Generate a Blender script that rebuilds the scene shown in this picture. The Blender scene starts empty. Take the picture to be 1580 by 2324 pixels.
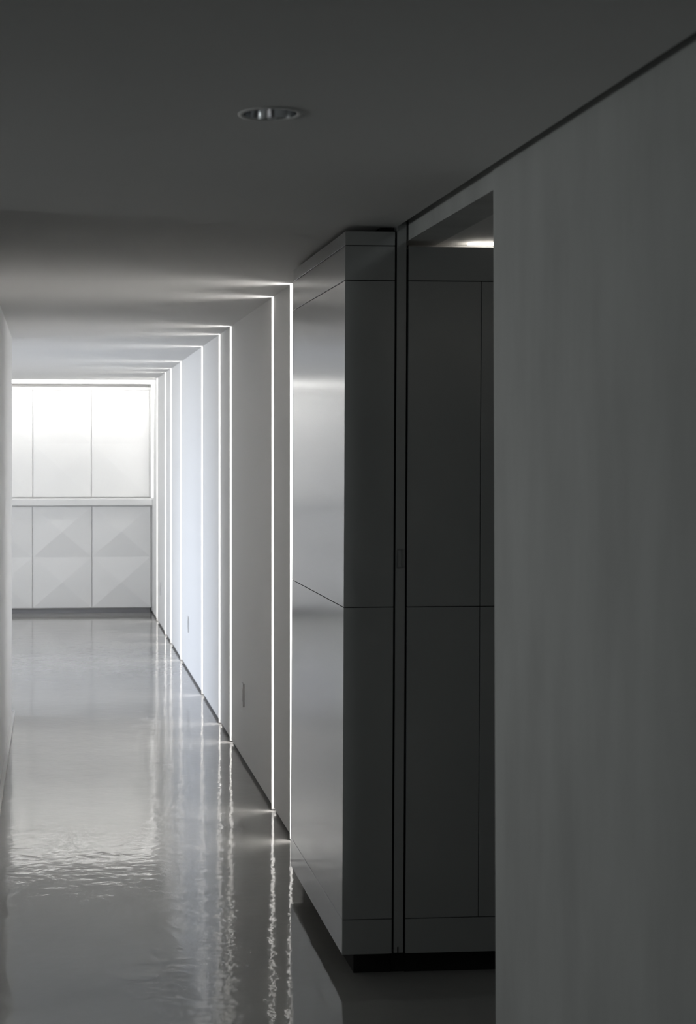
import bpy, bmesh, math
from mathutils import Vector, Matrix

# ------------------------------------------------------------------ camera, world, lights, exposure
scene = bpy.context.scene
COL = scene.collection
YAW = math.radians(4.45)
cam_data = bpy.data.cameras.new('camera')
cam = bpy.data.objects.new('camera', cam_data)
COL.objects.link(cam)
scene.camera = cam
cam.location = (0, 0, 1.68)
cam.rotation_euler = (math.radians(90), 0, -YAW)
cam_data.sensor_fit = 'HORIZONTAL'
cam_data.sensor_width = 36.0
cam_data.lens = 3500.0 / 1580.0 * 36.0
cam_data.shift_x = (790.0 - 393.4) / 1580.0
cam_data.shift_y = -(1162.0 - 1024.0) / 1580.0
cam_data.clip_start = 0.05
cam_data.dof.use_dof = True
cam_data.dof.focus_distance = 6.2
cam_data.dof.aperture_fstop = 8.0

world = bpy.data.worlds.new('world')
scene.world = world
world.use_nodes = True
bg = world.node_tree.nodes['Background']
bg.inputs['Color'].default_value = (0.93, 1.0, 0.98, 1)
bg.inputs['Strength'].default_value = 0.06

scene.view_settings.view_transform = 'Standard'
scene.view_settings.look = 'None'
scene.view_settings.gamma = 1.0
scene.view_settings.use_curve_mapping = False
scene.view_settings.exposure = 0.0

LED = 0.6            # radiance of the wall light strips' edge diffusers
TAPE = 21.0          # radiance of the tape at the bottom of each slot
CORNER = 1.6
WASH = 33.0          # radiance of the far bar's rear side, washing the cupboards
COVE = 3.5           # radiance of the light line above the far cupboards
DAY = 20.0           # daylight through the far window, watts


def area(name, loc, target, sx, sy, power, color, spread=180):
    d = bpy.data.lights.new(name, 'AREA')
    d.shape = 'RECTANGLE'
    d.size, d.size_y = sx, sy
    d.energy = power
    d.color = color
    d.spread = math.radians(spread)
    o = bpy.data.objects.new(name, d)
    COL.objects.link(o)
    o.location = loc
    v = Vector(target) - Vector(loc)
    o.rotation_euler = v.to_track_quat('-Z', 'Y').to_euler()
    return o


area('daylight', (-3.9, 11.7, 2.1), (1.0, 11.4, 0.15), 2.6, 0.5, DAY, (0.70, 0.80, 1.0), 60)
area('room_daylight', (-3.9, 11.6, 1.5), (1.0, 15.0, 1.5), 2.4, 1.6, 118, (0.95, 0.97, 1.0), 170)
area('near_daylight', (-3.9, 3.6, 1.75), (1.1, 4.1, 1.5), 1.2, 0.8, 6.3, (0.95, 1.0, 0.98), 85)

# ------------------------------------------------------------------ materials


def mat(name, color, rough=0.5, metal=0.0, ior=1.45, emit=None, strength=0.0, bump=None, mottle=None, coat=0.0):
    m = bpy.data.materials.new(name)
    m.use_nodes = True
    nt = m.node_tree
    p = nt.nodes['Principled BSDF']
    p.inputs['Base Color'].default_value = (*color, 1)
    p.inputs['Roughness'].default_value = rough
    p.inputs['Metallic'].default_value = metal
    p.inputs['IOR'].default_value = ior
    if coat:
        p.inputs['Coat Weight'].default_value = coat
        p.inputs['Coat Roughness'].default_value = 0.05
    if emit:
        p.inputs['Emission Color'].default_value = (*emit, 1)
        p.inputs['Emission Strength'].default_value = strength
    tc = nt.nodes.new('ShaderNodeTexCoord')
    if mottle:                                   # (scale vector, amount)
        mp = nt.nodes.new('ShaderNodeMapping')
        mp.inputs['Scale'].default_value = mottle[0]
        n = nt.nodes.new('ShaderNodeTexNoise')
        n.inputs['Scale'].default_value = 1.0
        n.inputs['Detail'].default_value = 5
        r = nt.nodes.new('ShaderNodeValToRGB')
        a = mottle[1]
        r.color_ramp.elements[0].position = 0.3
        r.color_ramp.elements[1].position = 0.7
        r.color_ramp.elements[0].color = (*[c * (1 - a) for c in color], 1)
        r.color_ramp.elements[1].color = (*[min(1, c * (1 + a)) for c in color], 1)
        nt.links.new(tc.outputs['Object'], mp.inputs['Vector'])
        nt.links.new(mp.outputs['Vector'], n.inputs['Vector'])
        nt.links.new(n.outputs['Fac'], r.inputs['Fac'])
        nt.links.new(r.outputs['Color'], p.inputs['Base Color'])
    if bump:                                     # list of (scale, distance)
        prev = None
        for sc, dist in bump:
            n = nt.nodes.new('ShaderNodeTexNoise')
            n.inputs['Scale'].default_value = sc
            n.inputs['Detail'].default_value = 2
            b = nt.nodes.new('ShaderNodeBump')
            b.inputs['Distance'].default_value = dist
            b.inputs['Strength'].default_value = 1.0
            nt.links.new(tc.outputs['Object'], n.inputs['Vector'])
            nt.links.new(n.outputs['Fac'], b.inputs['Height'])
            if prev:
                nt.links.new(prev.outputs['Normal'], b.inputs['Normal'])
            prev = b
        nt.links.new(prev.outputs['Normal'], p.inputs['Normal'])
    return m


M_CEIL = mat('ceiling_paint', (0.74, 0.74, 0.735), 0.9, mottle=((0.7, 0.7, 0.7), 0.02))
M_WALL = mat('white_wall_paint', (0.76, 0.76, 0.755), 0.55, bump=[(60, 0.0002)])
M_PLASTER = mat('grey_trowelled_plaster', (0.52, 0.53, 0.525), 0.75, mottle=((2.0, 6.0, 1.8), 0.09),
                bump=[(9, 0.0012)])
M_FLOOR = mat('polished_epoxy_floor', (0.33, 0.325, 0.315), 0.075, ior=1.7, mottle=((1.5, 1.5, 1.5), 0.04),
              bump=[(2.2, 0.0014), (9, 0.0012), (22, 0.0006)])
M_LACQ = mat('satin_grey_lacquer', (0.50, 0.51, 0.515), 0.14, metal=0.5, ior=2.1)
M_DOOR = mat('white_cupboard_lacquer', (0.78, 0.78, 0.775), 0.35)
M_BLACK = mat('black_recess', (0.012, 0.012, 0.012), 0.7)
M_DARK = mat('dark_grey_gap', (0.10, 0.10, 0.10), 0.7)
M_KICK = mat('grey_plinth', (0.30, 0.30, 0.31), 0.4, metal=0.5)
M_METAL = mat('dull_metal', (0.28, 0.29, 0.29), 0.4, metal=0.8)
M_CHROME = mat('chrome_reflector', (0.75, 0.76, 0.78), 0.12, metal=1.0)
M_BULB = mat('frosted_lamp_glass', (0.7, 0.7, 0.7), 0.3)
M_ALU = mat('white_profile', (0.7, 0.7, 0.7), 0.4)
M_LED = mat('led_diffuser', (0.28, 0.28, 0.28), 0.5, emit=(1.0, 0.975, 0.93), strength=LED)
M_TAPE = mat('led_tape', (0.9, 0.9, 0.9), 0.5, emit=(1.0, 0.965, 0.92), strength=TAPE)
M_CORNER = mat('corner_diffuser', (0.9, 0.9, 0.9), 0.5, emit=(1.0, 0.985, 0.95), strength=CORNER)
M_WASH = mat('cove_wash', (0.9, 0.9, 0.9), 0.5, emit=(1.0, 0.985, 0.95), strength=WASH)
M_COVE = mat('cove_diffuser', (0.9, 0.9, 0.9), 0.5, emit=(1.0, 0.985, 0.95), strength=COVE)
M_WARM = mat('warm_cove_diffuser', (0.9, 0.9, 0.9), 0.5, emit=(1.0, 0.93, 0.84), strength=5.0)
M_GLASS = mat('window_glass', (0.9, 0.95, 1.0), 0.0)
M_GLASS.node_tree.nodes['Principled BSDF'].inputs['Transmission Weight'].default_value = 1.0

# ------------------------------------------------------------------ mesh helpers


def box(bm, x0, x1, y0, y1, z0, z1):
    vs = [bm.verts.new((x, y, z)) for x in (x0, x1) for y in (y0, y1) for z in (z0, z1)]
    for f in ((0, 1, 3, 2), (4, 6, 7, 5), (0, 4, 5, 1), (2, 3, 7, 6), (0, 2, 6, 4), (1, 5, 7, 3)):
        bm.faces.new([vs[i] for i in f])
    return vs


def prism(bm, pts, z0, z1):
    a = [bm.verts.new((x, y, z0)) for x, y in pts]
    b = [bm.verts.new((x, y, z1)) for x, y in pts]
    n = len(pts)
    bm.faces.new(list(reversed(a)))
    bm.faces.new(b)
    for i in range(n):
        j = (i + 1) % n
        bm.faces.new((a[i], a[j], b[j], b[i]))


def obj(name, bm, m, parent=None, bevel=0.0, smooth=False, warp=None):
    if warp:
        for v in bm.verts:
            warp(v.co)
    q = parent
    while q is not None:                         # vertices are kept local to the thing's base
        bmesh.ops.translate(bm, verts=bm.verts, vec=-q.location)
        q = q.parent
    bmesh.ops.recalc_face_normals(bm, faces=bm.faces)
    if smooth:
        for f in bm.faces:
            f.smooth = True
    me = bpy.data.meshes.new(name)
    bm.to_mesh(me)
    bm.free()
    me.materials.append(m)
    o = bpy.data.objects.new(name, me)
    COL.objects.link(o)
    if parent is not None:
        o.parent = parent
    if bevel:
        b = o.modifiers.new('bevel', 'BEVEL')
        b.width = bevel
        b.segments = 2
        b.limit_method = 'ANGLE'
    return o


def boxes(name, lst, m, parent=None, **k):
    bm = bmesh.new()
    for b in lst:
        box(bm, *b)
    return obj(name, bm, m, parent, **k)


def thing(name, label, cat, loc=(0, 0, 0), group=None):
    o = bpy.data.objects.new(name, None)
    COL.objects.link(o)
    o.location = loc
    o.empty_display_size = 0.1
    return tag(o, label, cat, group)


def tag(o, label, cat, group=None):
    o['label'] = label
    o['category'] = cat
    if group:
        o['group'] = group
    return o


def struct(o):
    o['kind'] = 'structure'
    return o


H = 2.40          # ceiling height
XW = 1.024        # face of the long light-strip wall
XL = -0.262       # face of the left wall
YC = 4.859        # front plane of the grey joinery
XR = 1.130        # face of the near right wall
YB = 15.98        # front of the far base cupboards

# ------------------------------------------------------------------ the setting
struct(boxes('floor', [(-4.2, 3.2, -3.0, 17.0, -0.10, 0.0)], M_FLOOR))

# ceiling with the round cut-out of the downlight
DX, DY, DR = 0.461, 3.262, 0.058


def ceiling_mesh():
    bm = bmesh.new()
    outer = [(-4.2, -3.0), (1.100, -3.0), (1.100, 4.90), (1.05, 4.90), (1.05, 17.0), (-4.2, 17.0)]
    n = 48
    inner = [(DX + DR * math.cos(2 * math.pi * i / n), DY + DR * math.sin(2 * math.pi * i / n)) for i in range(n)]
    for z in (H, H + 0.10):
        edges = []
        for loop in (outer, inner):
            vs = [bm.verts.new((x, y, z)) for x, y in loop]
            edges += [bm.edges.new((vs[i], vs[(i + 1) % len(vs)])) for i in range(len(vs))]
        bmesh.ops.triangle_fill(bm, use_beauty=True, edges=edges)
    bm.verts.ensure_lookup_table()
    k = len(outer)
    t = k + n
    for i in range(k):
        j = (i + 1) % k
        bm.faces.new((bm.verts[i], bm.verts[j], bm.verts[t + j], bm.verts[t + i]))
    for i in range(n):
        j = (i + 1) % n
        bm.faces.new((bm.verts[k + i], bm.verts[k + j], bm.verts[t + k + j], bm.verts[t + k + i]))
    return bm


struct(obj('ceiling', ceiling_mesh(), M_CEIL))
struct(boxes('ceiling_slab', [(-4.2, 3.2, -3.0, 17.0, 2.52, 2.60)], M_CEIL))

# near right wall: its far end leans by a few millimetres
bm = bmesh.new()
box(bm, XR, 1.26, -3.0, 3.884, 0.0, 2.52)


def lean_end(co):
    if co.y > 0:
        co.y += 0.010 * (co.z - 1.2)


struct(obj('wall_right', bm, M_PLASTER, warp=lean_end))
# lintel and lowered ceiling of the side passage
struct(boxes('trim_1', [(XR + 0.004, 1.25, 3.90, 4.99, 2.355, 2.52)], M_PLASTER))
struct(boxes('ceiling_passage', [(1.25, 3.2, 3.90, 5.06, 2.355, 2.52)], M_WALL))
struct(boxes('wall_passage_near', [(1.26, 3.2, 3.76, 3.88, 0.0, 2.52)], M_WALL))
struct(boxes('wall_passage_end', [(3.0, 3.2, 3.88, 6.1, 0.0, 2.52)], M_WALL))
struct(boxes('wall_passage_far', [(1.20, 3.2, 6.0, 6.1, 0.0, 2.52)], M_WALL))

# left wall ends where the far room opens to the left
bm = bmesh.new()
r = 0.018
pts = [(XL - 0.16, 4.6), (XL, 4.6), (XL, 9.86 - r)]
pts += [(XL - r + r * math.cos(a), 9.86 - r + r * math.sin(a)) for a in [math.radians(15 * i) for i in range(1, 7)]]
pts += [(XL - 0.16, 9.86)]
prism(bm, pts, 0.0, H)
struct(obj('wall_left', bm, M_WALL))
struct(boxes('wall_near_room', [(-4.2, XL - 0.16, 4.6, 4.72, 0.0, H)], M_WALL))
struct(boxes('wall_near_room_left', [(-4.2, -4.06, -3.0, 2.2, 0, H), (-4.2, -4.06, 4.2, 4.6, 0, H),
                                     (-4.2, -4.06, 2.2, 4.2, 0, 0.7), (-4.2, -4.06, 2.2, 4.2, 2.25, H)], M_WALL))
wn = struct(boxes('window_2', [(-4.15, -4.09, 2.2, 4.2, 0.7, 0.75), (-4.15, -4.09, 2.2, 4.2, 2.20, 2.25),
                               (-4.15, -4.09, 2.2, 2.25, 0.7, 2.25), (-4.15, -4.09, 4.15, 4.2, 0.7, 2.25)], M_ALU))
boxes('window_pane', [(-4.125, -4.119, 2.25, 4.15, 0.75, 2.20)], M_GLASS, wn)
struct(boxes('baseboard_left', [(XL, XL + 0.017, 4.6, 9.84, 0.0, 0.035)], M_WALL, bevel=0.002))
struct(boxes('wall_room_near', [(-4.2, XL - 0.16, 9.74, 9.86, 0.0, H)], M_WALL))
struct(boxes('wall_back', [(-4.2, 1.3, 16.62, 16.75, 0.0, H)], M_WALL))
# far room's left wall with a window opening
wy0, wy1, wz0, wz1 = 10.2, 15.2, 0.5, 2.3
struct(boxes('wall_room_left', [(-4.2, -4.06, 9.86, wy0, 0, H), (-4.2, -4.06, wy1, 16.62, 0, H),
                                (-4.2, -4.06, wy0, wy1, 0, wz0), (-4.2, -4.06, wy0, wy1, wz1, H)], M_WALL))
wf = struct(boxes('window_1', [(-4.15, -4.09, wy0, wy1, wz0, wz0 + 0.05), (-4.15, -4.09, wy0, wy1, wz1 - 0.05, wz1),
                               (-4.15, -4.09, wy0, wy0 + 0.05, wz0, wz1), (-4.15, -4.09, wy1 - 0.05, wy1, wz0, wz1),
                               (-4.15, -4.09, 12.67, 12.73, wz0, wz1)], M_ALU))
boxes('window_pane', [(-4.125, -4.119, wy0 + 0.05, wy1 - 0.05, wz0 + 0.05, wz1 - 0.05)], M_GLASS, wf)

# long right-hand wall: panels between the light slots
STRIPS = [6.600, 7.160, 8.870, 9.470, 10.590, 12.360, 13.420, 14.060, 15.200]
SLOT = 0.034
segs = []
y = 5.90
for ys in STRIPS:
    segs.append((XW, XW + 0.045, y, ys - SLOT, 0.020, H))
    y = ys + 0.012
segs.append((XW, XW + 0.045, y, 15.80, 0.020, H))
segs.append((XW, XW + 0.045, 15.80, 16.62, 0.020, 1.19))
segs.append((XW, XW + 0.045, 16.02, 16.62, 1.19, H))
segs.append((XW + 0.045, XW + 0.20, 5.90, 16.62, 0.0, 2.52))
struct(boxes('wall_strip_side', segs, M_WALL))
struct(boxes('shadow_gap_right', [(XW + 0.014, XW + 0.045, 5.94, 15.95, 0.0, 0.020)], M_DARK))  # recessed backing, coloured dark for the shade in the gap at the floor

# ------------------------------------------------------------------ far wall of cupboards
DW = 0.612
XE = 1.010


def facet_door(bm, x0, x1, z0, z1, yf, rows, relief=0.030, t=0.022):
    """door slab with a column of raised pyramids on the front (facing -Y)"""
    xs, zs = (x0, x1), [z0 + (z1 - z0) * i / rows for i in range(rows + 1)]
    L = [bm.verts.new((x0, yf, z)) for z in zs]
    R = [bm.verts.new((x1, yf, z)) for z in zs]
    for i in range(rows):
        ap = bm.verts.new(((x0 + x1) / 2, yf - relief, (zs[i] + zs[i + 1]) / 2))
        c = [L[i], R[i], R[i + 1], L[i + 1]]
        for k in range(4):
            bm.faces.new((c[k], c[(k + 1) % 4], ap))
    b = [bm.verts.new(p) for p in ((x0, yf + t, z0), (x1, yf + t, z0), (x1, yf + t, z1), (x0, yf + t, z1))]
    bm.faces.new(b)
    bm.faces.new([L[0], b[0], b[1], R[0]])
    bm.faces.new([L[-1], R[-1], b[2], b[3]])
    bm.faces.new(L + [b[3], b[0]])
    bm.faces.new(R[::-1] + [b[1], b[2]])


LOW = ['white pyramid-relief base cupboard at the right end, against the strip-lit wall',
       'white pyramid-relief base cupboard in the middle of the visible lower row',
       'white base cupboard partly hidden by the left wall edge, lower row',
       'white base cupboard hidden behind the left wall, second from row end',
       ]
UP = ['white pyramid-relief wall cupboard at the right end, beside the glowing corner',
      'white pyramid-relief wall cupboard in the middle of the visible upper row',
      'white wall cupboard partly hidden by the left wall edge, upper row',
      'white wall cupboard hidden behind the left wall, second from row end',
      ]
YU = YB + 0.22
N_UNITS = 4
for i in range(N_UNITS):
    x1 = XE - i * DW
    x0 = x1 - DW
    g = 0.0032
    t = thing('base_cabinet', LOW[i], 'cabinet', ((x0 + x1) / 2, YB + 0.3, 0), 'base cupboards along the far wall')
    boxes('carcass', [(x0, x1, YB + 0.024, 16.60, 0.055, 1.115)], M_DOOR, t)
    boxes('plinth', [(x0, x1, YB + 0.06, 16.60, 0.0, 0.055)], M_KICK, t)
    bm = bmesh.new()
    facet_door(bm, x0 + g, x1 - g, 0.062, 1.108, YB, 2)
    obj('door', bm, M_DOOR, t)
    t = thing('wall_cabinet', UP[i], 'cabinet', ((x0 + x1) / 2, YU + 0.2, 1.19), 'wall cupboards above the worktop')
    boxes('carcass', [(x0, x1, YU + 0.024, 16.60, 1.19, 2.35)], M_DOOR, t)
    boxes('fascia', [(x0, x1, YU, YU + 0.02, 2.322, 2.352)], M_DOOR, t)
    bm = bmesh.new()
    facet_door(bm, x0 + g, x1 - g, 1.200, 2.318, YU, 2, relief=0.014)
    obj('door', bm, M_DOOR, t)

tag(boxes('worktop', [(XE - N_UNITS * DW, XW, YB - 0.045, 16.60, 1.118, 1.188)], M_DOOR, bevel=0.004),
    'long white worktop running over the far base cupboards', 'worktop')

t = thing('cove_light', 'bright white line of light under the ceiling above the far cupboards', 'light',
          (-0.2, 15.67, 2.368))
boxes('diffuser', [(XE - N_UNITS * DW, XW - 0.004, 15.640, 15.680, 2.368, 2.396)], M_COVE, t)
boxes('rear_wash_emitter', [(XE - N_UNITS * DW, XW - 0.004, 15.681, 15.700, 2.369, 2.396)], M_WASH, t)  # unseen strong emitter, added to brighten the cupboard fronts
boxes('housing', [(XE - N_UNITS * DW, XW - 0.004, 15.645, 15.700, 2.3961, 2.400)], M_ALU, t)

t = thing('corner_light', 'short upright white light in the far corner above the worktop', 'light',
          (XW + 0.02, 15.91, 1.19))
boxes('diffuser', [(XW - 0.003, XW + 0.006, 15.815, 16.005, 1.20, 2.394)], M_CORNER, t)
boxes('housing', [(XW + 0.007, XW + 0.040, 15.81, 16.01, 1.195, 2.396)], M_ALU, t)

struct(boxes('trim_4', [(XE, XW, YU + 0.004, 16.62, 1.19, 2.352), (XE, XW, YB + 0.02, 16.62, 0.06, 1.115)], M_DOOR))

# ------------------------------------------------------------------ wall light strips
WHERE = ['nearest of the upright wall light strips, right beside the tall grey column',
         'upright wall light strip second from the column, before the wide blank panel',
         'upright wall light strip just beyond the wide blank panel with the near socket',
         'upright wall light strip fourth from the column, where the bluish daylight starts',
         'upright wall light strip fifth from the column, in the bluish daylight',
         'upright wall light strip sixth from the column, just past the middle socket',
         'upright wall light strip seventh from the column, nearer of the close far pair',
         'upright wall light strip eighth from the column, farther of the close far pair',
         'farthest full-height wall light strip, next to the white cupboards']


def make_strip(ys):
    t = thing('light_strip', '', 'light', (XW + 0.02, ys, 0.0), 'upright light strips in the right wall')
    boxes('diffuser', [(XW - 0.005, XW + 0.030, ys, ys + 0.002, 0.004, 2.398)], M_LED, t)
    boxes('profile', [(XW - 0.005, XW + 0.030, ys + 0.002, ys + 0.011, 0.004, 2.398)], M_ALU, t)
    boxes('housing', [(XW + 0.031, XW + 0.044, ys - SLOT + 0.001, ys + 0.011, 0.004, 2.398)], M_ALU, t)
    boxes('light_tape', [(XW + 0.0300, XW + 0.0309, ys - SLOT + 0.004, ys - 0.001, 0.004, 2.398)], M_TAPE, t)
    return t


proto = make_strip(STRIPS[0])
proto['label'] = WHERE[0]
for ys, lab in zip(STRIPS[1:], WHERE[1:]):
    c = proto.copy()
    COL.objects.link(c)
    c.location.y = ys
    c['label'] = lab
    for ch in list(proto.children):
        d = ch.copy()
        COL.objects.link(d)
        d.parent = c

# sockets low on the long wall
SOCK = [(8.267, 'narrow vertical socket plate low on the wide wall panel, nearest the column'),
        (11.665, 'vertical socket plate low on the bluish daylit wall panel'),
        (14.698, 'faint vertical socket plate farthest along the wall, near the cupboards')]
sock0 = None
for ys, lab in SOCK:
    if sock0 is None:
        sock0 = t = thing('wall_socket', lab, 'socket', (XW, ys, 0.305), 'socket plates low on the right wall')
        boxes('plate', [(XW - 0.009, XW, ys - 0.036, ys + 0.036, 0.305, 0.429)], M_ALU, t, bevel=0.002)
        boxes('insert', [(XW - 0.011, XW - 0.009, ys - 0.017, ys + 0.017, 0.333, 0.400)], M_WALL, t, bevel=0.0005)
    else:
        c = sock0.copy()
        COL.objects.link(c)
        c.location.y = ys
        c['label'] = lab
        for ch in list(sock0.children):
            d = ch.copy()
            COL.objects.link(d)
            d.parent = c

# ------------------------------------------------------------------ grey joinery: column, sliding door, closet


def lean(co):
    co.x += 0.0049 * (co.z - 1.18)


LEV = [(0.0745, 0.1842), (0.1868, 1.1805), (1.1832, 2.2237), (2.2263, 2.3348), (2.3374, 2.3815)]
X0, X1 = 0.9230, 1.0835
Y1 = 5.925
t = thing('tall_cabinet', 'tall grey lacquered column with black shadow lines, front and shiny side', 'cabinet',
          (1.0, 5.4, 0))
for k, (z0, z1) in enumerate(LEV):
    bm = bmesh.new()
    th = 0.019
    prism(bm, [(X0, YC), (X1, YC), (X1, YC + th), (X0 + th, YC + th), (X0 + th, Y1), (X0, Y1)], z0, z1)
    obj('panel', bm, M_LACQ, t, bevel=0.0006, warp=lean)
bm = bmesh.new()
box(bm, X0 + th, X1 - 0.002, YC + th, Y1 - 0.001, 0.0745, 2.372)
obj('core', bm, M_BLACK, t, warp=lean)
boxes('plinth', [(0.964, X1 - 0.001, YC + 0.047, Y1 - 0.01, 0.0, 0.0745)], M_BLACK, t)

t = thing('sliding_door', 'narrow edge of a grey sliding door between two black gaps', 'door', (1.106, 5.3, 0.06))
bm = bmesh.new()
box(bm, 1.0905, 1.1215, YC + 0.002, 5.80, 0.076, 2.46)
obj('leaf', bm, M_LACQ, t, bevel=0.001, warp=lean)
bm = bmesh.new()
for q in ((1.0935, 1.0955, 1.3055, 1.3670), (1.1090, 1.1110, 1.3055, 1.3670),
          (1.0955, 1.1090, 1.3055, 1.3090), (1.0955, 1.1090, 1.3635, 1.3670)):
    box(bm, q[0], q[1], YC - 0.0005, YC + 0.002, q[2], q[3])
pull = obj('edge_pull', bm, M_METAL, t)
pull['label'] = 'dull dark metal frame of the pull'
boxes('pull_plate', [(1.0955, 1.1090, YC + 0.0008, YC + 0.0019, 1.3090, 1.3635)], M_LACQ, pull)
boxes('guide_slot', [(1.0965, 1.1005, YC + 0.0005, YC + 0.002, 0.076, 0.095)], M_BLACK, t)

t = thing('tall_closet', 'dark grey panelled closet front between the sliding door and near wall', 'closet',
          (2.0, 5.4, 0))
CX = [1.1285, 1.3655, 2.10, 2.985]
for k, (z0, z1) in enumerate(LEV[:4]):
    cols = list(zip(CX[:-1], CX[1:])) if k in (1, 2) else [(CX[0], CX[-1])]
    for n, (a, b) in enumerate(cols):
        bm = bmesh.new()
        box(bm, a + (0.0012 if n else 0), b - 0.0012 * (n < len(cols) - 1), YC, YC + 0.019, z0, z1)
        obj('door' if k in (1, 2) else 'panel', bm, M_LACQ, t, bevel=0.0006, warp=lean)
bm = bmesh.new()
box(bm, 1.1285, 2.98, YC + 0.019, 5.95, 0.0745, 2.330)
obj('core', bm, M_BLACK, t, warp=lean)
boxes('shelf_top', [(1.136, 2.98, YC + 0.02, YC + 0.12, 2.3305, 2.3345)], M_WALL, t)
boxes('plinth', [(1.1285, 2.98, YC + 0.047, 5.95, 0.0, 0.0745)], M_BLACK, t)
struct(boxes('trim_2', [(X1 + 0.003, 1.127, YC + 0.05, YC + 0.06, 0.0, 0.074)], M_BLACK))
struct(boxes('trim_3', [(X1 + 0.002, 1.0890, YC + 0.04, YC + 0.05, 0.075, 2.50),
                        (1.1245, 1.1275, YC + 0.04, YC + 0.05, 0.075, 2.50),
                        (1.05, 1.0860, YC + 0.045, YC + 0.055, 2.383, 2.50)], M_BLACK))

t = thing('closet_cove_light', 'short glowing slot of warm light above the dark closet front', 'light',
          (1.9, YC + 0.08, 2.337))
boxes('diffuser', [(1.345, 2.95, YC + 0.035, YC + 0.075, 2.3515, 2.3545)], M_WARM, t)
boxes('backing', [(1.16, 2.95, YC + 0.115, YC + 0.125, 2.336, 2.3545)], M_WALL, t)

# ------------------------------------------------------------------ recessed downlight


def ring(bm, prof, n=64):
    rows = []
    for r_, z in prof:
        rows.append([bm.verts.new((DX + r_ * math.cos(2 * math.pi * i / n), DY + r_ * math.sin(2 * math.pi * i / n), z))
                     for i in range(n)])
    for a, b in zip(rows[:-1], rows[1:]):
        for i in range(n):
            j = (i + 1) % n
            bm.faces.new((a[i], a[j], b[j], b[i]))
    return rows


t = thing('recessed_downlight', 'round unlit recessed ceiling downlight with a chrome reflector', 'light', (DX, DY, H))
bm = bmesh.new()
ring(bm, [(0.0690, H - 0.0005), (0.0680, H - 0.0030), (0.0590, H - 0.0035), (0.0565, H - 0.001)])
obj('trim_ring', bm, M_WALL, t, smooth=True)
bm = bmesh.new()
ring(bm, [(0.0565, H - 0.001), (0.0550, H + 0.010), (0.0520, H + 0.035), (0.0450, H + 0.060), (0.0340, H + 0.078),
          (0.0300, H + 0.080)])
obj('reflector', bm, M_CHROME, t, smooth=True)
bm = bmesh.new()
rows = ring(bm, [(0.0300, H + 0.080), (0.0270, H + 0.074), (0.018, H + 0.069), (0.008, H + 0.067)])
bm.faces.new(rows[-1])
obj('lamp', bm, M_BULB, t, smooth=True)
